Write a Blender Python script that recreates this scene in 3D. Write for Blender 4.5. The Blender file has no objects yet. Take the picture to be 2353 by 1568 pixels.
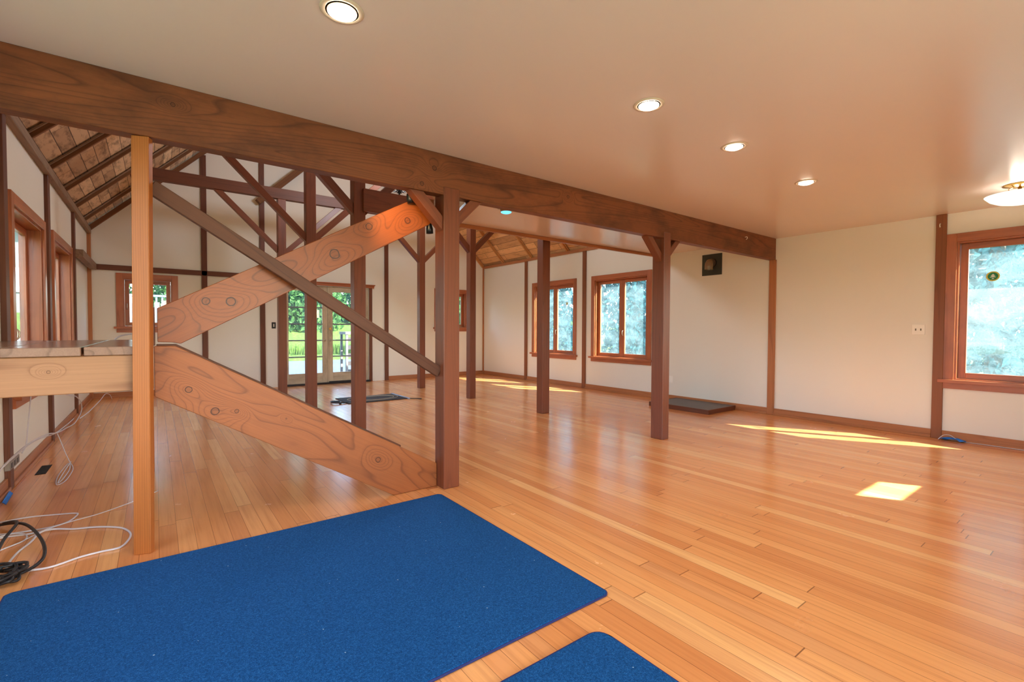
import bpy, bmesh, math, random
from mathutils import Vector, Matrix, Euler
random.seed(7)
R = math.radians
SC = bpy.context.scene
C = SC.collection

# ------------------------------------------------------------------ camera
YAW, PIT, ROL, F = R(36.983), R(-1.4505), R(0.2228), 1086.494
cam_d = bpy.data.cameras.new('camera'); cam = bpy.data.objects.new('camera', cam_d); C.objects.link(cam)
fw = Vector((math.sin(YAW)*math.cos(PIT), math.cos(YAW)*math.cos(PIT), math.sin(PIT)))
rt = Vector((math.cos(YAW), -math.sin(YAW), 0)); up = rt.cross(fw)
rt2 = rt*math.cos(ROL)+up*math.sin(ROL); up2 = -rt*math.sin(ROL)+up*math.cos(ROL)
M = Matrix((rt2, up2, -fw)).transposed().to_4x4(); M.translation = (0, 0, 1.2)
cam.matrix_world = M
cam_d.sensor_width = 36.0; cam_d.lens = F/2353*36.0; cam_d.clip_start = 0.05; cam_d.clip_end = 300
SC.camera = cam
# ------------------------------------------------------------------ view, sky, sun
SC.view_settings.view_transform = 'Standard'; SC.view_settings.look = 'None'
SC.view_settings.exposure = 0.7; SC.view_settings.gamma = 1.0; SC.view_settings.use_curve_mapping = False
W = bpy.data.worlds.new('sky'); SC.world = W; W.use_nodes = True
wn = W.node_tree; wn.nodes.clear()
sky = wn.nodes.new('ShaderNodeTexSky'); sky.sky_type = 'NISHITA'; sky.sun_disc = False
sky.sun_elevation = R(39); sky.sun_rotation = R(149); sky.air_density = 1.0; sky.dust_density = 2.0; sky.ozone_density = 1.0
bg = wn.nodes.new('ShaderNodeBackground'); bg.inputs['Strength'].default_value = 1.15
wo = wn.nodes.new('ShaderNodeOutputWorld')
wn.links.new(sky.outputs[0], bg.inputs['Color']); wn.links.new(bg.outputs[0], wo.inputs['Surface'])
sun_dir = Vector((-0.62, 1.05, -1.0)).normalized()      # travel direction of the sunlight
sd = bpy.data.lights.new('sun', 'SUN'); sd.energy = 28.0; sd.angle = R(0.6); sd.color = (1.0, 0.93, 0.82)
so = bpy.data.objects.new('sun', sd); C.objects.link(so)
so.rotation_euler = sun_dir.to_track_quat('-Z', 'Y').to_euler(); so.location = (9, -9, 9)
# added fill: soft area lights standing in for daylight outside unseen openings, facing in
DAY = 1.0
def daylight_fill(loc, rot, sx, sy, e, col=(0.86, 0.93, 1.0)):
    d = bpy.data.lights.new('window_daylight', 'AREA'); d.shape = 'RECTANGLE'; d.size = sx; d.size_y = sy; d.energy = e*DAY; d.color = col
    d.cycles.is_portal = False
    o = bpy.data.objects.new('window_daylight', d); C.objects.link(o); o.location = loc; o.rotation_euler = rot
    return o
SC.cycles.max_bounces = 8; SC.cycles.diffuse_bounces = 5; SC.cycles.glossy_bounces = 4
SC.cycles.transparent_max_bounces = 10; SC.cycles.sample_clamp_indirect = 8.0
SC.cycles.caustics_reflective = False; SC.cycles.caustics_refractive = False

# ------------------------------------------------------------------ room constants (metres; camera stands at 0,0)
XL, XR, YF, YB = -0.894, 6.967, 10.515, -0.75
ZC = 2.482          # flat ceiling
ZW = 2.83           # eaves
XM = (XL+XR)/2; ZR = ZW+(XM-XL)

# ------------------------------------------------------------------ material helpers
def srgb(r, g, b):
    f = lambda v: (v/255/12.92) if v/255 <= 0.04045 else ((v/255+0.055)/1.055)**2.4
    return (f(r), f(g), f(b), 1)
class NT:
    def __init__(s, name):
        s.m = bpy.data.materials.new(name); s.m.use_nodes = True; s.t = s.m.node_tree; s.t.nodes.clear()
        s.out = s.n('ShaderNodeOutputMaterial')
    def n(s, typ, **k):
        o = s.t.nodes.new(typ)
        for a, v in k.items(): setattr(o, a, v)
        return o
    def set(s, sock, v):
        if isinstance(v, bpy.types.NodeSocket): s.t.links.new(v, sock)
        elif v is not None: sock.default_value = v
    def math(s, op, a, b=0.0, c=None, clamp=False):
        o = s.n('ShaderNodeMath', operation=op); o.use_clamp = clamp
        s.set(o.inputs[0], a); s.set(o.inputs[1], b)
        if c is not None: s.set(o.inputs[2], c)
        return o.outputs[0]
    def vmul(s, v, k):
        o = s.n('ShaderNodeVectorMath', operation='MULTIPLY'); s.set(o.inputs[0], v); s.set(o.inputs[1], k); return o.outputs[0]
    def vop(s, op, v, k):
        o = s.n('ShaderNodeVectorMath', operation=op); s.set(o.inputs[0], v); s.set(o.inputs[1], k); return o
    def noise(s, v, scale=1.0, detail=2.0, rough=0.5, dist=0.0):
        o = s.n('ShaderNodeTexNoise'); s.set(o.inputs['Vector'], v); o.inputs['Scale'].default_value = scale
        o.inputs['Detail'].default_value = detail; o.inputs['Roughness'].default_value = rough; o.inputs['Distortion'].default_value = dist
        return o.outputs['Fac']
    def white(s, v):
        o = s.n('ShaderNodeTexWhiteNoise', noise_dimensions='3D'); s.set(o.inputs['Vector'], v); return o.outputs['Value']
    def mix(s, f, a, b, typ='MIX'):
        o = s.n('ShaderNodeMix', data_type='RGBA', blend_type=typ); s.set(o.inputs['Factor'], f); s.set(o.inputs['A'], a); s.set(o.inputs['B'], b)
        return o.outputs['Result']
    def ramp(s, f, stops):
        o = s.n('ShaderNodeValToRGB'); s.set(o.inputs['Fac'], f); e = o.color_ramp.elements
        while len(e) < len(stops): e.new(0.5)
        for i, (p, c) in enumerate(stops): e[i].position = p; e[i].color = c
        return o.outputs['Color']
    def grey(s, f, stops): return s.ramp(f, [(p, (v, v, v, 1)) for p, v in stops])
    def xyz(s, v):
        o = s.n('ShaderNodeSeparateXYZ'); s.set(o.inputs[0], v); return o.outputs
    def comb(s, x, y, z):
        o = s.n('ShaderNodeCombineXYZ'); s.set(o.inputs[0], x); s.set(o.inputs[1], y); s.set(o.inputs[2], z); return o.outputs[0]
    def obj(s): return s.n('ShaderNodeTexCoord').outputs['Object']
    def rnd(s): return s.n('ShaderNodeObjectInfo').outputs['Random']
    def bump(s, h, strength=0.3, dist=0.01):
        o = s.n('ShaderNodeBump'); s.set(o.inputs['Height'], h); o.inputs['Strength'].default_value = strength; o.inputs['Distance'].default_value = dist
        return o.outputs['Normal']
    def bsdf(s, color, rough=0.5, metal=0.0, spec=0.5, normal=None, coat=0.0, emis=None, estr=0.0, crough=0.1):
        b = s.n('ShaderNodeBsdfPrincipled')
        s.set(b.inputs['Base Color'], color); s.set(b.inputs['Roughness'], rough); b.inputs['Metallic'].default_value = metal
        b.inputs['Specular IOR Level'].default_value = spec; b.inputs['Coat Weight'].default_value = coat; b.inputs['Coat Roughness'].default_value = crough
        if normal is not None: s.set(b.inputs['Normal'], normal)
        if emis is not None: s.set(b.inputs['Emission Color'], emis); b.inputs['Emission Strength'].default_value = estr
        s.t.links.new(b.outputs[0], s.out.inputs['Surface']); return b
def plain(name, col, rough=0.5, metal=0.0, spec=0.5, vary=0.0, **k):
    n = NT(name)
    c = col
    if vary:
        f = n.noise(n.obj(), 6.0, 4.0, 0.6)
        c = n.mix(n.math('MULTIPLY', f, vary), col, (col[0]*0.4, col[1]*0.4, col[2]*0.4, 1))
    n.bsdf(c, rough, metal, spec, **k); return n.m

def wood(name, base, dark, rings=9.0, rough=0.55, line=0.55, knots=(), vary=0.25, spec=0.4, stretch=0.35, across=3.2, bump=0.15, stains=0.0, straight=0.0):
    """Sawn timber: local X is the length of the piece. knots: (x, z, radius) in local metres."""
    n = NT(name)
    p0 = n.obj(); r = n.math('MULTIPLY', n.rnd(), 37.0)
    off = n.comb(r, n.math('MULTIPLY', r, 0.7), r)
    p = n.vop('ADD', p0, off).outputs[0]
    x0, y0, z0 = n.xyz(p0)[0:3]
    q = n.vmul(p, (stretch, across, across))
    val = n.math('MULTIPLY', n.noise(q, 1.0, 1.6, 0.45, 0.25), rings)
    val = n.math('ADD', val, n.math('MULTIPLY', n.math('ADD', z0, y0), straight))
    core = None
    for (kx, kz, kr) in knots:
        dx = n.math('MULTIPLY', n.math('SUBTRACT', x0, kx), 0.62); dz = n.math('SUBTRACT', z0, kz)
        d2 = n.math('ADD', n.math('MULTIPLY', dx, dx), n.math('MULTIPLY', dz, dz))
        g = n.math('EXPONENT', n.math('DIVIDE', d2, -(kr*3.4)**2))
        val = n.math('ADD', val, n.math('MULTIPLY', g, 5.0))
        ex = n.math('SUBTRACT', x0, kx)
        d = n.math('SQRT', n.math('ADD', n.math('MULTIPLY', ex, ex), n.math('MULTIPLY', dz, dz)))
        d = n.math('ADD', d, n.math('MULTIPLY', n.math('SUBTRACT', n.noise(p, 40.0, 1.0), 0.5), kr*0.35))
        inside = n.math('SUBTRACT', 1.0, n.math('SMOOTH_MIN', 1.0, n.math('DIVIDE', d, kr), 0.05), clamp=True)
        inside = n.math('GREATER_THAN', inside, 0.02)
        ring = n.math('LESS_THAN', n.math('ABSOLUTE', n.math('SUBTRACT', d, kr)), kr*0.13)
        one = n.math('MAXIMUM', n.math('MULTIPLY', inside, 0.22), n.math('MULTIPLY', ring, 0.9))
        core = one if core is None else n.math('MAXIMUM', core, one)
    fr = n.math('FRACT', val)
    ln = n.grey(fr, [(0.0, 0.12), (0.45, 0.0), (0.80, 0.25), (0.93, 1.0), (1.0, 0.15)])
    fine = n.noise(n.vmul(p, (3.0, 160.0, 160.0)), 1.0, 2.0, 0.6)
    broad = n.noise(n.vmul(p, (0.9, 2.5, 2.5)), 1.0, 2.0, 0.5)
    c = n.mix(n.math('MULTIPLY', ln, line), base, dark)
    k = n.math('ADD', 1.0-vary*0.5, n.math('ADD', n.math('MULTIPLY', n.math('SUBTRACT', fine, 0.5), 0.35), n.math('MULTIPLY', broad, vary)))
    c = n.mix(1.0, c, n.comb(k, k, k), 'MULTIPLY')
    if stains:
        st = n.grey(n.noise(n.vmul(p, (1.4, 3.0, 3.0)), 1.6, 5.0, 0.65), [(0.45, 0.0), (0.7, 1.0)])
        c = n.mix(n.math('MULTIPLY', st, stains), c, (dark[0]*0.6, dark[1]*0.6, dark[2]*0.6, 1))
    if core is not None: c = n.mix(core, c, (dark[0]*0.35, dark[1]*0.3, dark[2]*0.3, 1))
    nb = n.bump(n.math('ADD', n.math('MULTIPLY', fine, 0.6), n.math('MULTIPLY', ln, -0.5)), bump, 0.002)
    n.bsdf(c, rough, 0.0, spec, nb)
    return n.m

MT = {}
MT['beam'] = wood('brown_timber', srgb(134, 76, 42), srgb(76, 36, 18), 38, 0.5, 0.62, knots=((0.98, 0.045, 0.010), (2.52, 0.03, 0.016), (2.42, -0.10, 0.014), (3.85, 0.05, 0.012), (0.15, -0.03, 0.012)), vary=0.6, stains=0.6, stretch=0.22, across=3.4)
MT['post'] = wood('red_brown_timber', srgb(126, 68, 42), srgb(82, 38, 22), 9, 0.38, 0.35, vary=0.3, spec=0.5, across=7)
MT['dark'] = wood('dark_trim_timber', srgb(112, 64, 42), srgb(66, 34, 22), 7, 0.5, 0.4, vary=0.3, across=8)
MT['fir'] = wood('new_fir', srgb(174, 103, 46), srgb(122, 62, 24), 4, 0.5, 0.6, vary=0.15, across=2.0, straight=95)
MT['cedar']  = wood('cedar_casing', srgb(182, 104, 62), srgb(120, 62, 34), 6, 0.32, 0.4, vary=0.35, spec=0.55, across=8, stains=0.25)
MT['base']   = wood('baseboard_fir', srgb(182, 118, 74), srgb(120, 70, 40), 6, 0.4, 0.4, vary=0.3, across=8)
MT['low'] = wood('stringer_fir', srgb(154, 87, 43), srgb(94, 46, 20), 15, 0.45, 0.6, knots=((0.285, -0.19, 0.016), (0.56, -0.20, 0.011), (0.46, -0.245, 0.020), (1.52, -0.145, 0.017), (0.83, -0.13, 0.005)), vary=0.15, stretch=1.0, across=2.8)
MT['upr'] = wood('stringer_fir_upper', srgb(146, 75, 30), srgb(88, 40, 14), 14, 0.40, 0.65, knots=((0.22, -0.07, 0.020), (0.33, -0.13, 0.024), (1.02, -0.13, 0.030), (1.33, -0.06, 0.022), (1.62, -0.13, 0.020)), vary=0.2, spec=0.45, across=3.4)
MT['rail'] = wood('weathered_board', srgb(94, 54, 34), srgb(54, 28, 16), 9, 0.55, 0.5, vary=0.4, across=6, stains=0.3)
MT['land'] = wood('landing_beam_fir', srgb(166, 120, 82), srgb(114, 70, 42), 10, 0.55, 0.55, knots=((0.47, 0.02, 0.007),), vary=0.15)
MT['plank'] = wood('landing_plank_fir', srgb(150, 116, 94), srgb(96, 70, 52), 9, 0.2, 0.5, vary=0.3, spec=0.6)
MT['stud']   = wood('wall_batten_timber', srgb(140, 84, 50), srgb(96, 52, 30), 7, 0.45, 0.4, vary=0.35, across=8)
MT['rafterR'] = wood('fir_rafter', srgb(206, 146, 86), srgb(140, 88, 48), 6, 0.7, 0.4, vary=0.3, across=8)  # warmer, paler copy of the rafter timber for the warm-lit slope
MT['rafter'] = wood('rafter_timber', srgb(126, 82, 48), srgb(78, 44, 24), 6, 0.7, 0.4, vary=0.3, across=8)
MT['plate']  = wood('weathered_plate', srgb(150, 122, 98), srgb(95, 70, 52), 7, 0.7, 0.45, vary=0.35, across=8, stains=0.3)
MT['door']   = wood('weathered_door', srgb(206, 190, 162), srgb(120, 96, 68), 5, 0.6, 0.35, vary=0.3, across=8, stains=0.45)
MT['fence']  = wood('outdoor_timber', srgb(120, 112, 104), srgb(84, 74, 64), 5, 0.8, 0.35, vary=0.3, across=8)

def wall_mat(name, col, rough=0.6):
    n = NT(name); p = n.obj()
    f = n.noise(p, 1.3, 3.0, 0.5); g = n.noise(p, 90.0, 2.0, 0.5)
    c = n.mix(n.math('MULTIPLY', f, 0.12), col, (col[0]*0.8, col[1]*0.78, col[2]*0.74, 1))
    n.bsdf(c, rough, 0, 0.4, n.bump(g, 0.05, 0.002)); return n.m
MT['wall'] = wall_mat('wall_paint', srgb(240, 236, 225))
MT['ceil'] = wall_mat('ceiling_paint', srgb(232, 216, 208), 0.26)

def floor_mat():
    n = NT('fir_floor'); p = n.obj(); x, y, z = n.xyz(p)[0:3]
    w = 0.0845
    ix = n.math('FLOOR', n.math('DIVIDE', x, w)); fx = n.math('FRACT', n.math('DIVIDE', x, w))
    rr = n.white(n.comb(ix, 3.0, 1.0)); L = n.math('ADD', 1.5, n.math('MULTIPLY', rr, 1.2))
    yy = n.math('DIVIDE', n.math('ADD', y, n.math('MULTIPLY', rr, 31.0)), L)
    iy = n.math('FLOOR', yy); fy = n.math('FRACT', yy)
    pid = n.white(n.comb(ix, iy, 5.0))
    c = n.ramp(pid, [(0.0, srgb(218, 140, 80)), (0.3, srgb(232, 156, 92)), (0.75, srgb(238, 166, 100)), (0.93, srgb(246, 186, 120)), (1.0, srgb(212, 130, 76))])
    q = n.vop('ADD', n.vmul(p, (26.0, 0.9, 1.0)), n.comb(n.math('MULTIPLY', pid, 50.0), n.math('MULTIPLY', pid, 90.0), 0.0)).outputs[0]
    gr = n.noise(q, 1.6, 4.0, 0.6, 0.3)
    c = n.mix(n.grey(gr, [(0.45, 0.0), (0.78, 0.45)]), c, srgb(176, 100, 56))
    fl = n.noise(n.vmul(p, (9.0, 1.6, 1.0)), 2.2, 2.0, 0.5)
    c = n.mix(n.grey(fl, [(0.76, 0.0), (0.84, 0.7)]), c, srgb(96, 48, 28))
    sx = n.math('LESS_THAN', n.math('ABSOLUTE', n.math('SUBTRACT', fx, 0.5)), 0.487)
    sy = n.math('GREATER_THAN', n.math('MULTIPLY', fy, L), 0.005)
    seam = n.math('SUBTRACT', 1.0, n.math('MULTIPLY', sx, sy))
    sd_ = n.math('MULTIPLY', seam, n.math('ADD', 0.35, n.math('MULTIPLY', n.noise(p, 3.0, 2.0), 0.6)))
    c = n.mix(sd_, c, srgb(92, 46, 24))
    ro = n.math('ADD', 0.10, n.math('MULTIPLY', n.noise(p, 4.0, 4.0, 0.6), 0.22))
    h = n.math('ADD', n.math('MULTIPLY', n.noise(n.vmul(p, (1.0, 0.5, 1)), 7.0, 1.5), 0.5), n.math('ADD', n.math('MULTIPLY', seam, -0.6), n.math('MULTIPLY', pid, 0.25)))
    n.bsdf(c, n.math('ADD', ro, 0.02), 0, 0.5, n.bump(h, 0.16, 0.004), 0.22, None, 0.0, 0.16); return n.m
MT['floor'] = floor_mat()

def roof_mat(name, tint, stain=0.7):
    n = NT(name); p = n.obj(); x, y, z = n.xyz(p)[0:3]
    w = 0.157
    iy = n.math('FLOOR', n.math('DIVIDE', y, w)); fy = n.math('FRACT', n.math('DIVIDE', y, w))
    rr = n.white(n.comb(iy, 2.0, 7.0)); xx = n.math('DIVIDE', n.math('ADD', x, n.math('MULTIPLY', rr, 9.0)), 1.96)
    ix = n.math('FLOOR', xx); fx = n.math('FRACT', xx); pid = n.white(n.comb(ix, iy, 1.0))
    c = n.ramp(pid, [(0.0, srgb(182, 146, 112)), (0.4, srgb(206, 168, 130)), (0.8, srgb(226, 190, 150)), (1.0, srgb(240, 208, 168))])
    st = n.noise(n.vop('ADD', n.vmul(p, (2.0, 6.0, 1)), n.comb(n.math('MULTIPLY', pid, 40.0), 0.0, 0.0)).outputs[0], 1.6, 5.0, 0.7)
    c = n.mix(n.grey(st, [(0.48, 0.0), (0.66, stain)]), c, srgb(84, 58, 40))
    c = n.mix(1.0, c, tint, 'MULTIPLY')
    seam = n.math('MAXIMUM', n.math('GREATER_THAN', n.math('ABSOLUTE', n.math('SUBTRACT', fy, 0.5)), 0.475), n.math('LESS_THAN', fx, 0.004))
    c = n.mix(n.math('MULTIPLY', seam, 0.85), c, srgb(40, 22, 14))
    n.bsdf(c, 0.75, 0, 0.3, n.bump(n.math('SUBTRACT', st, n.math('MULTIPLY', seam, 2.0)), 0.2, 0.004)); return n.m
MT['roofL'] = roof_mat('roof_boards', (1, 1, 1, 1))
MT['roofR'] = roof_mat('roof_boards_fir', (1.15, 1.0, 0.78, 1), 0.3)  # same boards, with this slope's warm light put into the tint

def carpet_mat():
    n = NT('blue_carpet'); p = n.obj()
    a = n.noise(p, 330.0, 2.0, 0.7); b = n.noise(p, 110.0, 3.0, 0.7); g = n.noise(p, 2.2, 2.0)
    f = n.math('ADD', n.math('MULTIPLY', a, 0.6), n.math('MULTIPLY', b, 0.4))
    c = n.ramp(f, [(0.32, srgb(2, 30, 66)), (0.5, srgb(8, 74, 130)), (0.68, srgb(48, 120, 180))])
    lint = n.math('GREATER_THAN', n.noise(p, 75.0, 0.0), 0.885)
    c = n.mix(lint, c, srgb(170, 190, 205))
    c = n.mix(n.math('MULTIPLY', g, 0.25), c, srgb(0, 52, 104))
    b_ = n.bsdf(c, 0.95, 0, 0.12, n.bump(f, 0.8, 0.006)); b_.inputs['Sheen Weight'].default_value = 0.25; b_.inputs['Sheen Tint'].default_value = srgb(90, 130, 190)
    return n.m
MT['carpet'] = carpet_mat()
MT['binding'] = plain('carpet_edge_binding', srgb(34, 44, 108), 0.8, vary=0.5)

def glass_mat(name, haze, tint, streak=1.0):
    n = NT(name); p = n.obj()
    a = n.noise(n.vmul(p, (1, 1, 0.55)), 5.0, 5.0, 0.65, 0.8); b = n.noise(p, 60.0, 3.0, 0.8)
    f = n.math('ADD', n.math('MULTIPLY', a, 0.65), n.math('MULTIPLY', b, 0.35))
    f = n.grey(f, [(0.40, haze*0.25), (0.52, haze*0.7), (0.66, min(1.0, haze*1.5*streak))])
    tr = n.n('ShaderNodeBsdfTransparent'); tr.inputs[0].default_value = tint
    tl = n.n('ShaderNodeBsdfTranslucent'); tl.inputs[0].default_value = (0.20, 0.29, 0.32, 1)
    gl = n.n('ShaderNodeBsdfGlossy'); gl.inputs['Roughness'].default_value = 0.02
    m1 = n.n('ShaderNodeMixShader'); n.set(m1.inputs[0], f); n.t.links.new(tr.outputs[0], m1.inputs[1]); n.t.links.new(tl.outputs[0], m1.inputs[2])
    lw = n.n('ShaderNodeLayerWeight'); lw.inputs['Blend'].default_value = 0.5
    fr = n.math('ADD', 0.04, n.math('MULTIPLY', n.math('POWER', lw.outputs['Facing'], 5.0), 0.5))
    m2 = n.n('ShaderNodeMixShader'); n.set(m2.inputs[0], fr); n.t.links.new(m1.outputs[0], m2.inputs[1]); n.t.links.new(gl.outputs[0], m2.inputs[2])
    n.t.links.new(m2.outputs[0], n.out.inputs['Surface']); return n.m
MT['glassR'] = glass_mat('dusty_glass', 0.24, (0.86, 0.95, 0.98, 1))
MT['glassC'] = glass_mat('clear_glass', 0.08, (0.95, 0.99, 1.0, 1))

def foliage_mat(name, a, b):
    n = NT(name); p = n.obj()
    c = n.ramp(n.noise(p, 7.0, 3.0, 0.6), [(0.3, a), (0.7, b)])
    d = n.n('ShaderNodeBsdfDiffuse'); n.set(d.inputs[0], c); t = n.n('ShaderNodeBsdfTranslucent'); n.set(t.inputs[0], c)
    m = n.n('ShaderNodeMixShader'); m.inputs[0].default_value = 0.5
    n.t.links.new(d.outputs[0], m.inputs[1]); n.t.links.new(t.outputs[0], m.inputs[2]); n.t.links.new(m.outputs[0], n.out.inputs['Surface']); return n.m
MT['leafB'] = foliage_mat('blue_green_foliage', srgb(22, 58, 64), srgb(76, 124, 132))
MT['leafG'] = foliage_mat('green_foliage', srgb(24, 58, 34), srgb(92, 130, 74))
def grass_mat():
    n = NT('lawn_grass'); p = n.obj()
    c = n.ramp(n.noise(p, 9.0, 5.0, 0.7), [(0.3, srgb(38, 64, 24)), (0.55, srgb(70, 94, 40)), (0.75, srgb(112, 122, 74))])
    n.bsdf(c, 0.9, 0, 0.1, n.bump(n.noise(p, 60.0, 3.0), 0.5, 0.03)); return n.m
MT['grass'] = grass_mat()
def gravel_mat():
    n = NT('patio_gravel'); p = n.obj()
    c = n.ramp(n.noise(p, 22.0, 5.0, 0.7), [(0.3, srgb(58, 66, 88)), (0.6, srgb(76, 86, 108)), (0.8, srgb(98, 108, 128))])
    n.bsdf(c, 0.9, 0, 0.2); return n.m
MT['gravel'] = gravel_mat()
MT['bark'] = plain('bark', srgb(96, 84, 74), 0.9, vary=0.6)
MT['white'] = plain('white_plastic', srgb(250, 246, 236), 0.35)
MT['cable'] = plain('white_cable_jacket', srgb(214, 210, 214), 0.4)
MT['cableb'] = plain('black_cable_jacket', srgb(24, 24, 28), 0.45)
MT['black'] = plain('black_metal', srgb(20, 20, 22), 0.35, 0.2)
MT['soot'] = plain('floor_register_black', srgb(12, 12, 12), 0.8)
MT['slot'] = plain('dark_slot', srgb(110, 100, 84), 0.6)
MT['slate'] = plain('grey_slate_top', srgb(104, 96, 94), 0.5, vary=0.5)
MT['plate_steel'] = plain('olive_black_steel', srgb(70, 70, 62), 0.5, 0.3, vary=0.3)
MT['pipe'] = plain('stove_pipe_metal', srgb(165, 145, 120), 0.35, 0.8, vary=0.4)
MT['brass'] = plain('brass', srgb(196, 156, 84), 0.25, 1.0)
MT['nickel'] = plain('brushed_nickel', srgb(200, 190, 170), 0.3, 1.0)
MT['tape'] = plain('blue_masking_tape', srgb(28, 120, 214), 0.6)
MT['dgrey'] = plain('dark_rubber', srgb(58, 52, 50), 0.8, vary=0.3)
MT['muntin'] = plain('blue_grey_muntin', srgb(120, 130, 146), 0.5)
MT['thresh'] = plain('dark_threshold_metal', srgb(44, 42, 46), 0.35, 0.5)
MT['siding'] = plain('pale_green_siding', srgb(96, 112, 110), 0.8)
MT['whitep'] = plain('white_house_paint', srgb(170, 176, 186), 0.7)
MT['rim'] = plain('lamp_trim_ring', srgb(226, 208, 186), 0.3)
MT['baffle'] = plain('brass_baffle', srgb(150, 116, 74), 0.3, 0.8)
def emis(name, col, s):
    n = NT(name); e = n.n('ShaderNodeEmission'); e.inputs[0].default_value = col; e.inputs[1].default_value = s
    n.t.links.new(e.outputs[0], n.out.inputs['Surface']); return n.m
MT['bulb'] = emis('lit_bulb_face', (1, 0.86, 0.66, 1), 9.0)
MT['bulbblue'] = emis('lit_daylight_bulb_face', (0.16, 0.62, 1.0, 1), 1.1)
MT['bowl'] = emis('lit_glass_bowl', (1, 0.89, 0.74, 1), 0.95)

# ------------------------------------------------------------------ mesh helpers
def box(bm, x0, x1, y0, y1, z0, z1):
    vs = [bm.verts.new((x, y, z)) for x in (x0, x1) for y in (y0, y1) for z in (z0, z1)]
    for f in ((0,1,3,2), (4,6,7,5), (0,4,5,1), (2,3,7,6), (0,2,6,4), (1,5,7,3)): bm.faces.new([vs[i] for i in f])
def prism(bm, pts, y0, y1):
    """polygon in x-z extruded along y"""
    a = [bm.verts.new((x, y0, z)) for x, z in pts]; b = [bm.verts.new((x, y1, z)) for x, z in pts]; n = len(pts)
    bm.faces.new(a); bm.faces.new(list(reversed(b)))
    for i in range(n): bm.faces.new((a[i], b[i], b[(i+1) % n], a[(i+1) % n]))
def lathe(bm, prof, seg=32, c=(0, 0, 0), axis='Z', close=False):
    rings = []
    for r, h in prof:
        ring = []
        for i in range(seg):
            t = 2*math.pi*i/seg; a, b = r*math.cos(t), r*math.sin(t)
            v = {'Z': (a, b, h), 'X': (h, a, b), 'Y': (b, h, a)}[axis]
            ring.append(bm.verts.new((c[0]+v[0], c[1]+v[1], c[2]+v[2])))
        rings.append(ring)
    for k in range(len(rings)-1):
        for i in range(seg): bm.faces.new((rings[k][i], rings[k][(i+1) % seg], rings[k+1][(i+1) % seg], rings[k+1][i]))
    if prof[0][0] > 1e-6: bm.faces.new(list(reversed(rings[0])))
    if prof[-1][0] > 1e-6: bm.faces.new(rings[-1])
def smooth_path(pts, n=6):
    P = [Vector(p) for p in pts]; out = []
    for i in range(len(P)-1):
        p0 = P[max(i-1, 0)]; p1 = P[i]; p2 = P[i+1]; p3 = P[min(i+2, len(P)-1)]
        for k in range(n):
            t = k/n; out.append(0.5*((2*p1)+(-p0+p2)*t+(2*p0-5*p1+4*p2-p3)*t*t+(-p0+3*p1-3*p2+p3)*t**3))
    out.append(P[-1]); return out
def tube(bm, pts, r, seg=8, sm=6):
    P = smooth_path(pts, sm) if sm > 1 else [Vector(p) for p in pts]
    prev = None; rings = []
    for i, p in enumerate(P):
        t = (P[min(i+1, len(P)-1)]-P[max(i-1, 0)]).normalized()
        if prev is None:
            a = Vector((0, 0, 1)) if abs(t.z) < 0.9 else Vector((1, 0, 0)); u = t.cross(a).normalized()
        else:
            u = (prev-t*prev.dot(t)); u = u.normalized() if u.length > 1e-6 else t.orthogonal().normalized()
        prev = u; v = t.cross(u)
        rings.append([bm.verts.new(p+(u*math.cos(2*math.pi*k/seg)+v*math.sin(2*math.pi*k/seg))*r) for k in range(seg)])
    for a, b in zip(rings, rings[1:]):
        for k in range(seg): bm.faces.new((a[k], a[(k+1) % seg], b[(k+1) % seg], b[k]))
    bm.faces.new(list(reversed(rings[0]))); bm.faces.new(rings[-1])
def bev(bm, w=0.003, seg=1):
    bmesh.ops.bevel(bm, geom=[e for e in bm.edges if len(e.link_faces) == 2 and e.calc_face_angle(0) > 0.5], offset=w, segments=seg, affect='EDGES', profile=0.5)
def mesh(name, fn, m, parent=None, bevel=0, smooth=False, loc=None):
    bm = bmesh.new(); fn(bm)
    bmesh.ops.remove_doubles(bm, verts=bm.verts, dist=1e-6)
    bmesh.ops.recalc_face_normals(bm, faces=bm.faces)
    if bevel: bev(bm, bevel)
    me = bpy.data.meshes.new(name)
    if loc is not None: bmesh.ops.translate(bm, verts=bm.verts, vec=-Vector(loc))
    bm.to_mesh(me); bm.free(); me.materials.append(m)
    if smooth:
        for f in me.polygons: f.use_smooth = True
    o = bpy.data.objects.new(name, me); C.objects.link(o)
    if loc is not None: o.location = loc
    if parent is not None: par(o, parent)
    return o
def world(o):
    m = o.matrix_basis.copy()
    return m if o.parent is None else world(o.parent) @ o.matrix_parent_inverse @ m
def par(o, p):
    o.parent = p; o.matrix_parent_inverse = world(p).inverted()
def tag(o, label=None, cat=None, group=None, kind=None):
    if label: o['label'] = label
    if cat: o['category'] = cat
    if group: o['group'] = group
    if kind: o['kind'] = kind
    return o
def empty(name, loc, label, cat, group=None, kind=None):
    o = bpy.data.objects.new(name, None); C.objects.link(o); o.location = loc; o.empty_display_size = 0.1
    return tag(o, label, cat, group, kind)
def struct(o, label=None, cat=None): return tag(o, label, cat, None, 'structure')
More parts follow.
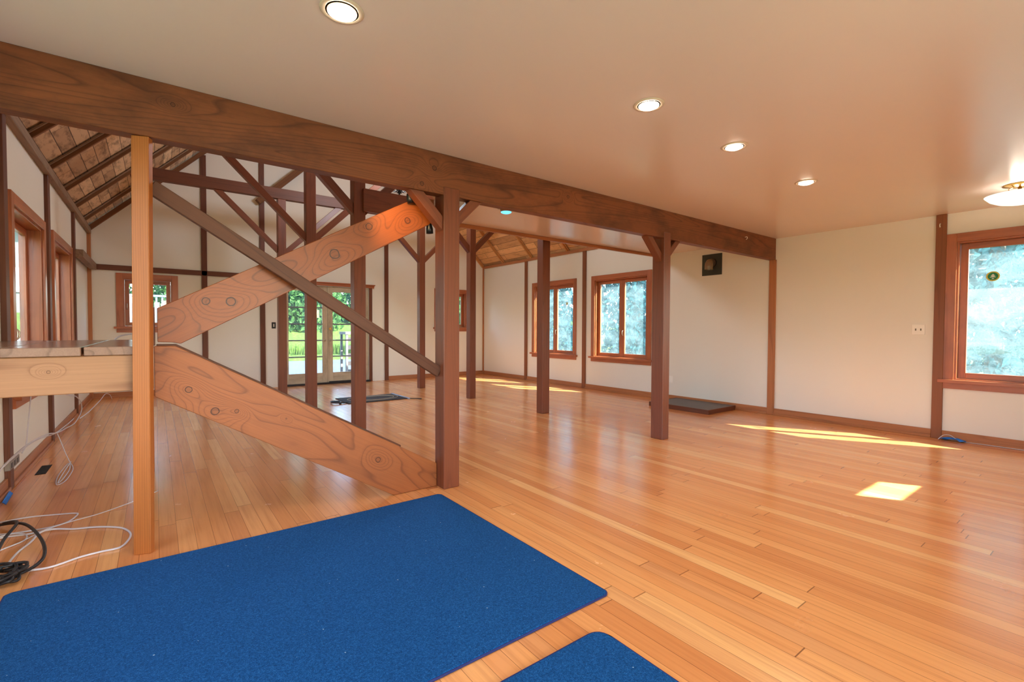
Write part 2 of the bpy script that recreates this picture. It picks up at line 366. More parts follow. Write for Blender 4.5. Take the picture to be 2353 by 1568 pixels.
def timber(name, p0, p1, w, h, m, parent=None, upv=(0, 0, 1), bevel=0.003, off=(0, 0)):
    """box along p0-p1; w across (local y), h along up (local z); off shifts the section in local y, z"""
    p0 = Vector(p0); p1 = Vector(p1); X = (p1-p0).normalized(); L = (p1-p0).length
    Z = Vector(upv); Z = (Z-X*Z.dot(X)).normalized(); Y = Z.cross(X)
    bm = bmesh.new(); box(bm, 0, L, off[0]-w/2, off[0]+w/2, off[1]-h/2, off[1]+h/2)
    bmesh.ops.recalc_face_normals(bm, faces=bm.faces)
    if bevel: bev(bm, bevel)
    me = bpy.data.meshes.new(name); bm.to_mesh(me); bm.free(); me.materials.append(m)
    o = bpy.data.objects.new(name, me); C.objects.link(o)
    mm = Matrix((X, Y, Z)).transposed().to_4x4(); mm.translation = p0; o.matrix_basis = mm
    if parent is not None: par(o, parent)
    return o
def tbox(name, x0, x1, y0, y1, z0, z1, m, parent=None, along=None, bevel=0.003):
    """axis-aligned box whose grain runs along its longest side"""
    d = {'X': x1-x0, 'Y': y1-y0, 'Z': z1-z0}; a = along or max(d, key=d.get)
    cx, cy, cz = (x0+x1)/2, (y0+y1)/2, (z0+z1)/2
    if a == 'X': return timber(name, (x0, cy, cz), (x1, cy, cz), d['Y'], d['Z'], m, parent, (0, 0, 1), bevel)
    if a == 'Y': return timber(name, (cx, y0, cz), (cx, y1, cz), d['X'], d['Z'], m, parent, (0, 0, 1), bevel)
    return timber(name, (cx, cy, z0), (cx, cy, z1), d['X'], d['Y'], m, parent, (0, 1, 0), bevel)
def pgon(name, pts, y0, y1, m, parent=None, p0=None, ang=0.0, bevel=0.003):
    """x-z outline at y0..y1; grain runs at the angle ANG from p0"""
    p0 = p0 or pts[0]; ca, sa = math.cos(ang), math.sin(ang)
    loc = [((x-p0[0])*ca+(z-p0[1])*sa, -(x-p0[0])*sa+(z-p0[1])*ca) for x, z in pts]
    bm = bmesh.new(); prism(bm, loc, 0, y1-y0); bmesh.ops.recalc_face_normals(bm, faces=bm.faces)
    if bevel: bev(bm, bevel)
    me = bpy.data.meshes.new(name); bm.to_mesh(me); bm.free(); me.materials.append(m)
    o = bpy.data.objects.new(name, me); C.objects.link(o); o.location = (p0[0], y0, p0[1]); o.rotation_euler = (0, -ang, 0)
    if parent is not None: par(o, parent)
    return o

# ------------------------------------------------------------------ shell
struct(mesh('floor', lambda b: box(b, XL-0.2, XR+0.2, YB-0.2, YF+0.2, -0.12, 0.0), MT['floor']), 'glossy narrow fir plank floor of the hall', 'floor')
def holes_wall(bm, u0, u1, z0, z1, holes, put):
    us = sorted({u0, u1, *[h[0] for h in holes], *[h[1] for h in holes]}); zs = sorted({z0, z1, *[h[2] for h in holes], *[h[3] for h in holes]})
    for a, b in zip(us, us[1:]):
        for c, d in zip(zs, zs[1:]):
            mu, mz = (a+b)/2, (c+d)/2
            if not any(h[0] < mu < h[1] and h[2] < mz < h[3] for h in holes): put(bm, a, b, c, d)
T = 0.16
WZ0, WZ1 = 0.665, 2.165                       # window openings in the side walls
RW = [(7.12, 8.375), (5.26, 6.515), (-0.04, 1.215)]
LW = [(5.31, 6.565), (7.19, 8.50), (1.5, 2.8), (-0.4, 0.8)]
def wr(bm): holes_wall(bm, YB-0.16, YF+0.16, 0, ZW, [(a, b, WZ0, WZ1) for a, b in RW], lambda m, a, b, c, d: box(m, XR, XR+T, a, b, c, d))
def wl(bm): holes_wall(bm, YB-0.16, YF+0.16, 0, ZW, [(a, b, WZ0, WZ1) for a, b in LW], lambda m, a, b, c, d: box(m, XL-T, XL, a, b, c, d))
struct(mesh('wall_right', wr, MT['wall']), 'long cream wall holding the casement windows', 'wall')
struct(mesh('wall_left', wl, MT['wall']), 'off-white wall beside the stair landing with deep windows', 'wall')
FARH = [(-0.445, 0.24, 1.215, 2.045), (5.6, 6.40, 1.235, 2.11), (2.07, 3.86, 0.0, 2.11)]
def wf(bm):
    holes_wall(bm, XL, XR, 0, ZW, FARH, lambda m, a, b, c, d: box(m, a, b, YF, YF+T, c, d))
    prism(bm, [(XL, ZW), (XR, ZW), (XM, ZR)], YF, YF+T)
struct(mesh('wall_far', wf, MT['wall']), 'tall off-white gable wall with the glazed double door', 'wall')
BKH = [(0.2, 2.6, 0.4, 2.25), (5.22, 5.82, 1.66, 2.02)]  # openings added behind the camera to let in fill daylight and a sun patch
struct(mesh('wall_back', lambda bm: holes_wall(bm, XL, XR, 0, ZC, BKH, lambda m, a, b, c, d: box(m, a, b, YB-T, YB, c, d)), MT['wall']), 'wall behind the camera with daylight openings', 'wall')
struct(mesh('wall_loft', lambda bm: prism(bm, [(XL-T, ZC+0.2), (XR+T, ZC+0.2), (XR+T, ZW), (XM, ZR), (XL-T, ZW)], 3.12, 3.185), MT['wall']), 'gable partition standing over the long beam', 'wall')  # added out of view to block light above the beam
struct(mesh('ceiling', lambda bm: (box(bm, XL, XR, YB, 3.19, ZC, ZC+0.2), box(bm, 2.58, XR, 3.19, 5.02, ZC, ZC+0.2)), MT['ceil']), 'flat satin plaster ceiling over the near half of the hall', 'ceiling')
S2 = math.sqrt(2)
def slope(side, m):
    e = bpy.data.objects.new('ceiling', None)
    L = YF-3.0+0.4; Wd = (XM-XL+0.25)*S2
    bm = bmesh.new(); box(bm, 0, L, 0, Wd, 0, 0.04); bmesh.ops.recalc_face_normals(bm, faces=bm.faces)
    me = bpy.data.meshes.new('ceiling'); bm.to_mesh(me); bm.free(); me.materials.append(m)
    o = bpy.data.objects.new('ceiling', me); C.objects.link(o)
    X = Vector((0, 1, 0)); Y = Vector((side/S2, 0, 1/S2)); Z = Vector((-side/S2, 0, 1/S2))
    mm = Matrix((X, Y, Z)).transposed().to_4x4()
    x0 = XL if side > 0 else XR
    mm.translation = (x0-side*0.2, 2.9, ZW-0.2+0.055); o.matrix_basis = mm
    return o, x0
for side, m, ys, lab in ((1, MT['roofL'], [4.87, 5.86, 6.87, 7.86, 8.84, 9.83], 'weathered plank roof slope over the stair side'), (-1, MT['roofR'], [4.6, 5.98, 7.30, 8.50, 9.60], 'warm fir plank roof slope over the casement windows')):
    s, x0 = slope(side, m); struct(s, lab, 'ceiling')
    mr, mb = (MT['rafter'], MT['plate']) if side > 0 else (MT['rafterR'], MT['rafterR'])
    for y in ys:
        a = Vector((x0+side*0.02, y, ZW+0.02)); b = Vector((XM-side*0.02, y, ZR-0.02)); nv = (side/S2, 0, -1/S2)
        r = timber('rafter', a, b, 0.032, 0.045, mr, s, (-nv[0], 0, -nv[2]), 0.002)
        for k in (-1, 1):
            timber('rafter_batten', a+Vector((0, k*0.034, 0)), b+Vector((0, k*0.034, 0)), 0.022, 0.014, mb, r, (-nv[0], 0, -nv[2]), 0.0, (0, 0.018))
    g = timber('rafter', (x0+side*0.02, YF-0.02, ZW), (XM, YF-0.02, ZR-0.02), 0.045, 0.07, mr, s, (-side, 0, 1), 0.002)
n_trim = [0]
def trim(x0, x1, y0, y1, z0, z1, m, lab, along=None):
    n_trim[0] += 1
    return struct(tbox('trim_%d' % n_trim[0], x0, x1, y0, y1, z0, z1, m, None, along), lab, 'trim')
trim(XL, XL+0.055, 3.2, YF, ZW-0.075, ZW+0.015, MT['plate'], 'grey weathered plate where the wall meets the roof')
trim(XR-0.035, XR, 5.06, YF, ZW-0.045, ZW+0.015, MT['base'], 'brown plate along the foot of the fir roof')
for y in (5.0, 6.79, 8.73): trim(XL, XL+0.032, y-0.055, y+0.055, 0, ZW-0.07, MT['dark'], 'upright wall batten by the deep windows')
trim(XL, XL+0.05, YF-0.045, YF, 0, ZW-0.06, MT['base'], 'corner batten beside the small window')
for y, t in ((8.69, ZW-0.045), (6.80, ZW-0.045), (4.95, ZC), (3.13, 2.186), (1.345, ZC)):
    trim(XR-0.03, XR, y-0.045, y+0.045, 0, t, MT['base'] if y == 3.13 else MT['stud'], 'upright wall batten among the casement windows')
trim(XR-0.035, XR, YF-0.03, YF, 0, ZW, MT['base'], 'corner batten in the sunny far corner')
for x in (0.733, 1.70, 4.268):
    trim(x-0.045, x+0.045, YF-0.03, YF, 0, ZW+(x-XL if x < XM else XR-x)-0.06, MT['dark'], 'tall upright batten on the gable wall')
trim(XL+0.04, 1.66, YF-0.03, YF, 2.17, 2.26, MT['dark'], 'level rail over the small window')
trim(XL+0.03, XL+0.115, 8.72, YF-0.03, 2.16, 2.265, MT['plate'], 'pale boxed rail on the wall over the landing')
def basebd(nm, x0, x1, y0, y1):
    o = struct(tbox(nm, x0, x1, y0, y1, 0.012, 0.095, MT['base']), 'low fir baseboard', 'baseboard')
    g = 0.016
    if x1-x0 < y1-y0: sx = (x0-g, x0) if x0 > 3 else (x1, x1+g); tbox('shoe_molding', sx[0], sx[1], y0, y1, 0.0, 0.03, MT['base'], o)
    else: tbox('shoe_molding', x0, x1, y0-g, y0, 0.0, 0.03, MT['base'], o)
for a, b in ((YB, 1.30), (1.39, 3.085), (3.175, 4.905), (4.995, 6.755), (6.845, 8.645), (8.735, YF-0.03)): basebd('baseboard_right', XR-0.02, XR, a, b)
for a, b in ((YB, 4.945), (5.055, 6.735), (6.845, 8.675), (8.785, YF-0.045)): basebd('baseboard_left', XL, XL+0.02, a, b)
for a, b in ((XL+0.05, 0.688), (0.778, 1.655), (4.313, XR-0.035)): basebd('baseboard_far', a, b, YF-0.02, YF)

# ------------------------------------------------------------------ windows
n_win = [0]
def window(side, y0, y1, z0, z1, depth, glass, lab, sashes=2, wall='x', handles=True, jamb=T):
    """opening y0..y1, z0..z1 in a wall whose inner face is at `side`; sg = outward direction"""
    n_win[0] += 1
    root = empty('window_%d' % n_win[0], (0, 0, 0), lab, 'window', None, 'structure')
    if wall == 'x':
        sg = 1 if side > 0 else -1
        def B(nm, u0, u1, d0, d1, a, b, m, p=root, along=None):     # d measured outward from the wall face
            x0, x1 = sorted((side+sg*d0, side+sg*d1)); return tbox(nm, x0, x1, u0, u1, a, b, m, p, along, 0.002)
        root.location = (side, (y0+y1)/2, z0)
    else:
        def B(nm, u0, u1, d0, d1, a, b, m, p=root, along=None): return tbox(nm, u0, u1, side+d0, side+d1, a, b, m, p, along, 0.002)
        root.location = ((y0+y1)/2, side, z0)
    cw = 0.09; cd = MT['cedar']
    B('casing', y0-cw, y0, -0.022, 0, z0, z1+cw, cd); B('casing', y1, y1+cw, -0.022, 0, z0, z1+cw, cd); B('casing', y0, y1, -0.022, 0, z1, z1+cw, cd)
    B('sill', y0-cw-0.035, y1+cw+0.035, -0.06, 0.0, z0-0.035, z0, cd); B('apron', y0-cw, y1+cw, -0.022, 0, z0-0.10, z0-0.035, cd)
    B('jamb', y0, y0+0.018, 0, jamb, z0, z1, cd); B('jamb', y1-0.018, y1, 0, jamb, z0, z1, cd)
    B('head_jamb', y0+0.018, y1-0.018, 0, jamb, z1-0.018, z1, cd); B('sill_board', y0+0.018, y1-0.018, 0, jamb, z0, z0+0.012, cd)
    a, b = y0+0.02, y1-0.02; w = (b-a)/sashes; st = 0.062
    for i in range(sashes):
        s0, s1 = a+i*w+0.001, a+(i+1)*w-0.001
        e = empty('sash', (0, 0, 0), None, None); e.location = root.location; par(e, root)
        e.matrix_basis = root.matrix_basis.copy()
        zz0, zz1 = z0+0.014, z1-0.02
        B('stile', s0, s0+st, depth, depth+0.038, zz0, zz1, cd, e); B('stile', s1-st, s1, depth, depth+0.038, zz0, zz1, cd, e)
        B('rail', s0+st, s1-st, depth, depth+0.038, zz0, zz0+st, cd, e); B('rail', s0+st, s1-st, depth, depth+0.038, zz1-st, zz1, cd, e)
        g = B('pane', s0+st-0.004, s1-st+0.004, depth+0.017, depth+0.021, zz0+st-0.004, zz1-st+0.004, glass, e)
        if handles:
            hu = (s1-0.032) if i == 0 else (s0+0.032)
            if sashes == 1: hu = s0+0.03
            hz = z0+0.47 if z1-z0 > 1 else z0+0.35
            pts = [(-0.002, -0.05), (-0.022, -0.035), (-0.03, 0), (-0.022, 0.035), (-0.002, 0.05)]
            if wall == 'x': P3 = [(side+sg*(depth+d), hu, hz+q) for d, q in pts]
            else: P3 = [(hu, side+depth+d, hz+q) for d, q in pts]
            mesh('handle', lambda bm: tube(bm, P3, 0.006, 8, 4), MT['nickel'], e, smooth=True)
    return root
window(XR, 7.12, 8.375, WZ0, WZ1, 0.06, MT['glassR'], 'double casement window with a small round sticker, half hidden by a post')
window(XR, 5.26, 6.515, WZ0, WZ1, 0.06, MT['glassR'], 'double casement window between two wall battens, nearest the hearth')
window(XR, -0.04, 1.215, WZ0, WZ1, 0.06, MT['glassR'], 'large cedar window cut by the picture edge, with a green round sticker')
window(XL, 5.31, 6.565, WZ0, WZ1, 0.10, MT['glassC'], 'deep cedar window at the near end of the landing wall')
window(XL, 7.19, 8.50, WZ0, WZ1, 0.10, MT['glassC'], 'deep cedar window under the boxed rail')
window(YF, -0.445, 0.24, 1.215, 2.045, 0.07, MT['glassC'], 'small square cedar window looking on a deck', 1, 'y')
window(YF, 5.6, 6.40, 1.235, 2.11, 0.07, MT['glassC'], 'small cedar window in the far corner, seen beside the tall post', 1, 'y')

def sticker(y, z, r, cols, label, x):
    e = empty('window_sticker', (x, y, z), label, 'sticker')
    def disc(r0, r1, x_):
        def f(bm):
            lathe(bm, [(r0, 0.0), (r1, 0.0)] if r0 > 0 else [(0.0001, 0), (r1, 0)], 40, (0, 0, 0), 'X')
        return f
    def ringm(nm, r0, r1, col, dx):
        def f(bm):
            N = 40
            for i in range(N):
                a, b = 2*math.pi*i/N, 2*math.pi*(i+1)/N
                q = [(dx, r0*math.cos(a), r0*math.sin(a)), (dx, r1*math.cos(a), r1*math.sin(a)), (dx, r1*math.cos(b), r1*math.sin(b)), (dx, r0*math.cos(b), r0*math.sin(b))]
                if r0 == 0: q = q[1:3][:1]+[q[1]][:0]+[q[1], q[2], (dx, 0, 0)][1:] if False else [(dx, 0, 0), q[1], q[2]]
                bm.faces.new([bm.verts.new((x+c[0], y+c[1], z+c[2])) for c in q])
        return mesh(nm, f, plain(nm+'_ink', col, 0.6), e)
    return e, ringm
e, rg = sticker(0.944, 1.775, 0.05, None, 'round green and yellow sticker on the pane of the cut-off window', XR+0.072)
rg('border', 0.040, 0.052, srgb(216, 206, 96), 0); rg('disc', 0.0, 0.040, srgb(28, 140, 88), 0.0)
def emblem(bm):
    for w_, a, b in ((0.018, 0.004, 0.026), (0.026, -0.012, 0.008), (0.012, -0.03, -0.016)):
        bm.faces.new([bm.verts.new((XR+0.071, 0.944+q[0], 1.775+q[1])) for q in ((-w_, a), (w_, a), (0, b))])
mesh('emblem', emblem, plain('sticker_white_ink', srgb(225, 240, 230), 0.6), e)
e, rg = sticker(7.394, 1.75, 0.05, None, 'small round pale sticker with blue arcs on the half-hidden casement', XR+0.072)
rg('disc', 0.0, 0.035, srgb(205, 225, 200), 0.0)
for c_ in (45, 135, 225, 315):
    def arc(bm):
        for k in range(-3, 3):
            a, b = R(c_+k*9), R(c_+(k+1)*9)
            bm.faces.new([bm.verts.new((XR+0.071, 7.394+r*math.cos(t), 1.75+r*math.sin(t))) for r, t in ((0.046, a), (0.056, a), (0.056, b), (0.046, b))])
    mesh('arc', arc, plain('sticker_blue_ink', srgb(60, 70, 190), 0.6), e)

# ------------------------------------------------------------------ glazed double door
D = empty('door_1', (2.96, YF, 0), 'weathered cream double door with five panes in each leaf', 'door', None, 'structure')
B = lambda nm, x0, x1, y0, y1, z0, z1, m, p, al=None: tbox(nm, x0, x1, y0, y1, z0, z1, m, p, al, 0.002)
B('head_trim', 1.95, 3.97, YF-0.04, YF, 2.11, 2.165, MT['cedar'], D); B('head_cap', 1.93, 3.99, YF-0.055, YF, 2.165, 2.185, MT['cedar'], D)
B('casing', 1.98, 2.07, YF-0.022, YF, 0, 2.11, MT['cedar'], D); B('casing', 3.86, 3.93, YF-0.022, YF, 0, 2.11, MT['dark'], D)
B('threshold', 2.05, 3.88, YF-0.05, YF+0.12, 0.0, 0.035, MT['thresh'], D)
for i, (x0, x1) in enumerate(((2.075, 2.955), (2.961, 3.855))):
    lf = empty('door_leaf', (0, 0, 0), None, None); lf.location = (x0, YF, 0); par(lf, D); lf.matrix_basis = Matrix.Translation((x0, YF, 0))
    ya, yb = YF+0.02, YF+0.06; zt, zb = 1.985, 0.245
    g0, g1 = x0+0.105, x1-0.105
    B('stile', x0, g0, ya, yb, 0.035, 2.105, MT['door'], lf); B('stile', g1, x1, ya, yb, 0.035, 2.105, MT['door'], lf)
    B('top_rail', g0, g1, ya, yb, zt, 2.105, MT['door'], lf); B('bottom_rail', g0, g1, ya, yb, 0.035, zb, MT['door'], lf)
    for k in range(1, 5):
        z = zb+(zt-zb)*k/5; B('muntin', g0, g1, ya+0.004, yb-0.004, z-0.014, z+0.014, MT['muntin'], lf)
    for k in range(5):
        z0 = zb+(zt-zb)*k/5+0.014*(k > 0); z1 = zb+(zt-zb)*(k+1)/5-0.014*(k < 4); B('pane', g0, g1, ya+0.018, ya+0.022, z0, z1, MT['glassC'], lf)
    hx = x1-0.055 if i == 0 else x0+0.055; hz = 0.945; sgn = -1 if i == 0 else 1
    def knob(bm, hx=hx, sgn=sgn):
        lathe(bm, [(0.0001, -0.006), (0.026, -0.006), (0.026, 0)], 20, (hx, YF+0.02, hz), 'Y')
        tube(bm, [(hx, YF+0.02, hz), (hx, YF-0.03, hz), (hx+sgn*0.02, YF-0.038, hz), (hx+sgn*0.09, YF-0.036, hz-0.004)], 0.008, 8, 4)
    mesh('door_handle', knob, MT['nickel'], lf, smooth=True)
    if i == 1: mesh('deadbolt', lambda bm: (lathe(bm, [(0.0001, -0.012), (0.024, -0.012), (0.027, 0)], 20, (hx-0.005, YF+0.02, 1.19), 'Y'), box(bm, hx-0.009, hx-0.001, YF-0.01, YF+0.01, 1.17, 1.21)), MT['brass'], lf)
mesh('door_sweep', lambda bm: box(bm, 2.98, 3.45, YF-0.012, YF+0.02, 0.02, 0.055), MT['thresh'], D)

# ------------------------------------------------------------------ timber frame
YA = 3.10
beamA = tag(tbox('timber_beam', XL, XR, YA, YA+0.09, 2.186, ZC, MT['beam']), 'massive knotty brown beam crossing the whole hall under the flat ceiling edge', 'beam')
for (x, y) in ((6.905, YA-0.006),):
    pass
HB = tag(tbox('timber_beam', 1.79, XR, 5.02, 5.06, 2.457, 2.70, MT['post']), 'brown header board closing the far edge of the flat ceiling', 'beam')
for i, y in enumerate((5.06, 7.05, 8.97)):
    lab = ['red-brown tie beam above the second row of posts', 'red-brown tie beam above the third row of posts', 'dark tie beam above the posts nearest the glazed door'][i]
    tag(tbox('timber_beam', XL+0.62, XR-0.62, y, y+0.11, 3.432, 3.61, MT['dark']), lab, 'beam', 'tie beams of the vaulted half')
trim(2.60, XR, 4.985, 5.018, 2.436, 2.481, MT['base'], 'light brown strip edging the flat ceiling beyond the long beam')
def post(x0, x1, y0, y1, z1, label, braces=(), zlow=2.42, bw=0.085, ztop=3.43, m=None, by=None, bm_=None):
    p = tag(tbox('timber_post', x0, x1, y0, y1, 0, z1, m or MT['post'], None, 'Z', 0.005), label, 'post', 'posts of the timber frame')
    bm_ = bm_ or MT['post']
    yc0, yc1 = by or ((y0+y1)/2-bw/2, (y0+y1)/2+bw/2)
    for s in braces:
        zl = zlow[0 if s < 0 else 1] if isinstance(zlow, tuple) else zlow
        xf = x0 if s < 0 else x1; v = bw*S2; Lh = ztop-zl
        pts = [(xf, zl), (xf, zl+v), (xf+s*(Lh-v), ztop), (xf+s*Lh, ztop)]
        pgon('brace', pts, yc0, yc1, bm_, p, None, math.atan2(1, s) if s > 0 else math.atan2(1, -1), 0.003)
    return p
post(1.70, 1.833, 3.093, 3.235, 2.245, 'nearest tall red-brown post, standing at the corner of the blue carpet', (-1, 1), (1.925, 1.975), 0.075, 2.186, None, (3.112, 3.19))
post(4.373, 4.49, 3.093, 3.245, 2.25, 'red-brown post under the long beam, nearest the hearth platform', (-1, 1), (1.935, 1.965), 0.065, 2.186, None, (3.125, 3.205))
post(1.70, 1.825, 5.06, 5.19, 3.43, 'red-brown post behind the stair, in line with the header board end', (-1, 1), 2.42)
post(1.70, 1.835, 7.06, 7.19, 3.43, 'slim red-brown post in front of the glazed door', (-1, 1), 2.42)
post(1.70, 1.83, 8.97, 9.10, 3.43, 'brown post at the hinge side of the glazed door, farthest of its row', (-1, 1), (2.50, 2.46))
post(4.352, 4.487, 5.062, 5.19, 2.70, 'plain unbraced post under the header board, in front of the half-hidden window')
post(4.288, 4.405, 6.884, 7.01, 3.43, 'braced red-brown post seen just beyond the nearest tall post', (-1, 1), 2.50)
post(4.222, 4.342, 8.674, 8.80, 3.43, 'thin braced post against the white gable panel, farthest from the stair', (-1, 1), 2.52)
kb = tag(timber('knee_brace', (1.62, YF-0.10, 3.66), (3.0, YF-0.10, 5.04), 0.13, 0.11, MT['rafter'], None, (0, 0, 1)), 'short weathered knee brace slanting high across the gable wall', 'brace')
# twisted new post at the landing corner
P1 = Vector((-0.064, 3.168, 0)); P2 = Vector((-0.046, 3.125, 2.184)); a = R(-22)
pz = tag(timber('timber_post', P1, P2, 0.078, 0.046, MT['fir'], None, (math.sin(a)*-1, math.cos(a), 0), 0.003), 'pale new fir post, slightly twisted, at the corner of the stair landing', 'post', 'posts of the timber frame')
tag(tbox('timber_post', -0.115, -0.022, 4.90, 4.99, 0, 1.055, MT['fir'], None, 'Z'), 'short rear post holding the back corner of the landing', 'post')

# ------------------------------------------------------------------ stair
st = empty('stair_stringer', (0.0, 3.20, 0.0), 'wide knotty fir stringer sloping down from the landing to the floor', 'stair part', 'bare stringers of the stair')
ang = math.atan2(-0.907, 1.58)
pgon('stringer_board', [(-0.010, 1.10), (0.085, 1.10), (1.42, 0.336), (1.698, 0.176), (1.698, 0.002), (1.352, 0.002), (-0.010, 0.826)], 3.20, 3.238, MT['low'], st, (-0.010, 1.16), ang)
pgon('backing_board', [(0.0, 1.108), (0.09, 1.108), (1.425, 0.346), (1.425, 0.22), (0.02, 1.0)], 3.24, 3.285, MT['rail'], st, (0.0, 1.108), ang)['label'] = 'darker board behind the stringer edge'
su = empty('stair_stringer', (0.0, 3.215, 1.1), 'wide knotty fir stringer rising from the landing to the long beam', 'stair part', 'bare stringers of the stair')
ang2 = math.atan2(0.565, 1.0)
pgon('stringer_board', [(0.006, 1.121), (0.070, 1.119), (0.110, 1.110), (1.698, 2.008), (1.698, 2.18), (1.572, 2.18), (0.006, 1.307)], 3.243, 3.285, MT['upr'], su, (0.006, 1.307), ang2)
pgon('end_block', [(-0.055, 1.10), (-0.004, 1.10), (-0.004, 1.315), (-0.055, 1.285)], 3.30, 3.36, MT['dark'], su, None, math.pi/2)
hr = tag(timber('handrail_board', (-0.012, 3.170, 1.947), (1.697, 3.170, 0.874), 0.04, 0.076, MT['rail'], None, (0, 0, 1)), 'thin weathered board crossing in front of the rising stringer down to the nearest post', 'handrail')
ld = empty('stair_landing', (-0.45, 3.9, 1.1), 'stair landing of thick planks on a pale beam beside the twisted post', 'landing')
for x0, x1 in ((XL+0.002, -0.590), (-0.583, -0.302), (-0.292, -0.014)):
    tbox('landing_plank', x0, x1, 3.20 if x1 > -0.1 else 3.19, 4.98, 1.056, 1.10, MT['plank'], ld, 'Y', 0.003)
tbox('landing_beam', XL+0.002, -0.012, 3.205, 3.245, 0.866, 1.054, MT['land'], ld, 'X', 0.004)
tbox('landing_beam', XL+0.002, -0.02, 4.86, 4.90, 0.866, 1.054, MT['land'], ld, 'X', 0.004)

# ------------------------------------------------------------------ carpets, hearth platform, doormat
def carpet(x0, x1, y0, y1, r, label):
    def outline(d, z):
        out = []
        for cx, cy, a0 in ((x1-r, y1-r, 0), (x0+r, y1-r, 90), (x0+r, y0+r, 180), (x1-r, y0+r, 270)):
            for k in range(7):
                t = R(a0+k*15); j = 0.0015*math.sin(k*5+cx*9)
                out.append((cx+(r-d+j)*math.cos(t), cy+(r-d+j)*math.sin(t), z))
        return out
    e = empty('carpet', ((x0+x1)/2, (y0+y1)/2, 0), label, 'carpet', 'blue carpet pieces')
    def body(bm):
        rings = [[bm.verts.new(p) for p in outline(d, z)] for d, z in ((0.007, 0.001), (0.004, 0.008), (0.010, 0.0115))]
        for a, b in zip(rings, rings[1:]):
            for i in range(len(a)): bm.faces.new((a[i], a[(i+1) % len(a)], b[(i+1) % len(a)], b[i]))
        bm.faces.new(rings[-1]); bm.faces.new(list(reversed(rings[0])))
    mesh('pile', body, MT['carpet'], e)
    pts = outline(0.004, 0.005); pts = pts+[pts[0], pts[1]]
    mesh('edge_binding', lambda bm: tube(bm, pts, 0.0048, 6, 1), MT['binding'], e, smooth=True)
carpet(-0.555, 1.628, 1.415, 3.02, 0.03, 'large blue carpet lying in front of the stair')
carpet(0.0, 1.402, -0.5, 1.275, 0.07, 'second blue carpet with a rounded corner at the lower picture edge')
pl = empty('hearth_platform', (6.58, 4.13, 0), 'low hearth platform with grey slate top and wooden edge against the cream wall', 'platform')
mesh('slate_top', lambda bm: box(bm, 6.225, XR-0.022, 3.65, 4.62, 0.0, 0.062), MT['slate'], pl)
B('edge_board', 6.205, 6.225, 3.63, 4.64, 0.0, 0.065, MT['dark'], pl); B('edge_board', 6.225, XR-0.022, 3.63, 3.65, 0.0, 0.065, MT['dark'], pl); B('edge_board', 6.225, XR-0.022, 4.62, 4.64, 0.0, 0.065, MT['dark'], pl)
dm = empty('doormat', (2.95, 7.85, 0), 'dark braided doormat lying on the floor before the glazed door', 'doormat')
mesh('mat_body', lambda bm: box(bm, 2.42, 3.42, 7.50, 8.20, 0.0, 0.012), MT['dgrey'], dm, 0.003)
def braid(bm):
    for a_, b_ in ((0.36, 0.20), (0.30, 0.15)):
        pts = [(2.95+a_*math.cos(2*math.pi*k/40)*1.2, 7.85+b_*math.sin(2*math.pi*k/40)*1.3, 0.014+0.002*(k % 2)) for k in range(41)]
        tube(bm, pts, 0.006, 6, 1)
mesh('braided_ring', braid, plain('pale_braid', srgb(168, 158, 142), 0.8), dm)
mesh('bottom_bar', lambda bm: box(bm, 3.42, 3.455, 7.47, 8.22, 0.0, 0.018), plain('pale_blue_bar', srgb(168, 186, 214), 0.4, 0.3), dm, 0.002)
mesh('power_cord', lambda bm: tube(bm, [(2.30, 7.55, 0.01), (2.36, 7.72, 0.02), (2.26, 7.85, 0.015), (2.22, 7.66, 0.03), (2.34, 7.60, 0.02), (2.45, 7.62, 0.01)], 0.012, 8), MT['cableb'], dm, smooth=True)
mesh('pull_tab', lambda bm: tube(bm, [(3.46, 7.48, 0.01), (3.52, 7.40, 0.012), (3.60, 7.33, 0.008)], 0.008, 6), MT['dgrey'], dm)

# ------------------------------------------------------------------ wall fittings
vt = empty('stove_vent', (XR, 4.053, 2.22), 'square dark steel plate with a stubby metal elbow pipe high on the cream wall', 'vent')
mesh('vent_plate', lambda bm: box(bm, XR-0.008, XR, 3.888, 4.218, 2.054, 2.384), MT['plate_steel'], vt, 0.002)
def elbow(bm):
    c = (XR-0.008, 4.04, 2.245); r = 0.062
    rings = []
    for k in range(10):
        t = k/9
        if t < 0.35: p = Vector((-0.05*t/0.35, 0, 0)); d = Vector((-1, 0, 0))
        elif t < 0.75:
            q = (t-0.35)/0.4*math.pi/2; q = round(q/(math.pi/6))*(math.pi/6); p = Vector((-0.05-0.055*math.sin(q), 0, -0.055*(1-math.cos(q)))); d = Vector((-math.cos(q), 0, -math.sin(q)))
        else: p = Vector((-0.105, 0, -0.055-0.06*(t-0.75)/0.25)); d = Vector((0, 0, -1))
        n1 = Vector((0, 1, 0)); n2 = d.cross(n1)
        rings.append([bm.verts.new(Vector(c)+p+(n1*math.cos(2*math.pi*i/20)+n2*math.sin(2*math.pi*i/20))*r) for i in range(20)])
    for a_, b_ in zip(rings, rings[1:]):
        for i in range(20): bm.faces.new((a_[i], a_[(i+1) % 20], b_[(i+1) % 20], b_[i]))
mesh('pipe_elbow', elbow, MT['pipe'], vt)
mesh('pipe_collar', lambda bm: lathe(bm, [(0.066, 0), (0.066, -0.012), (0.060, -0.012)], 24, (XR-0.008, 4.04, 2.245), 'X'), MT['black'], vt)
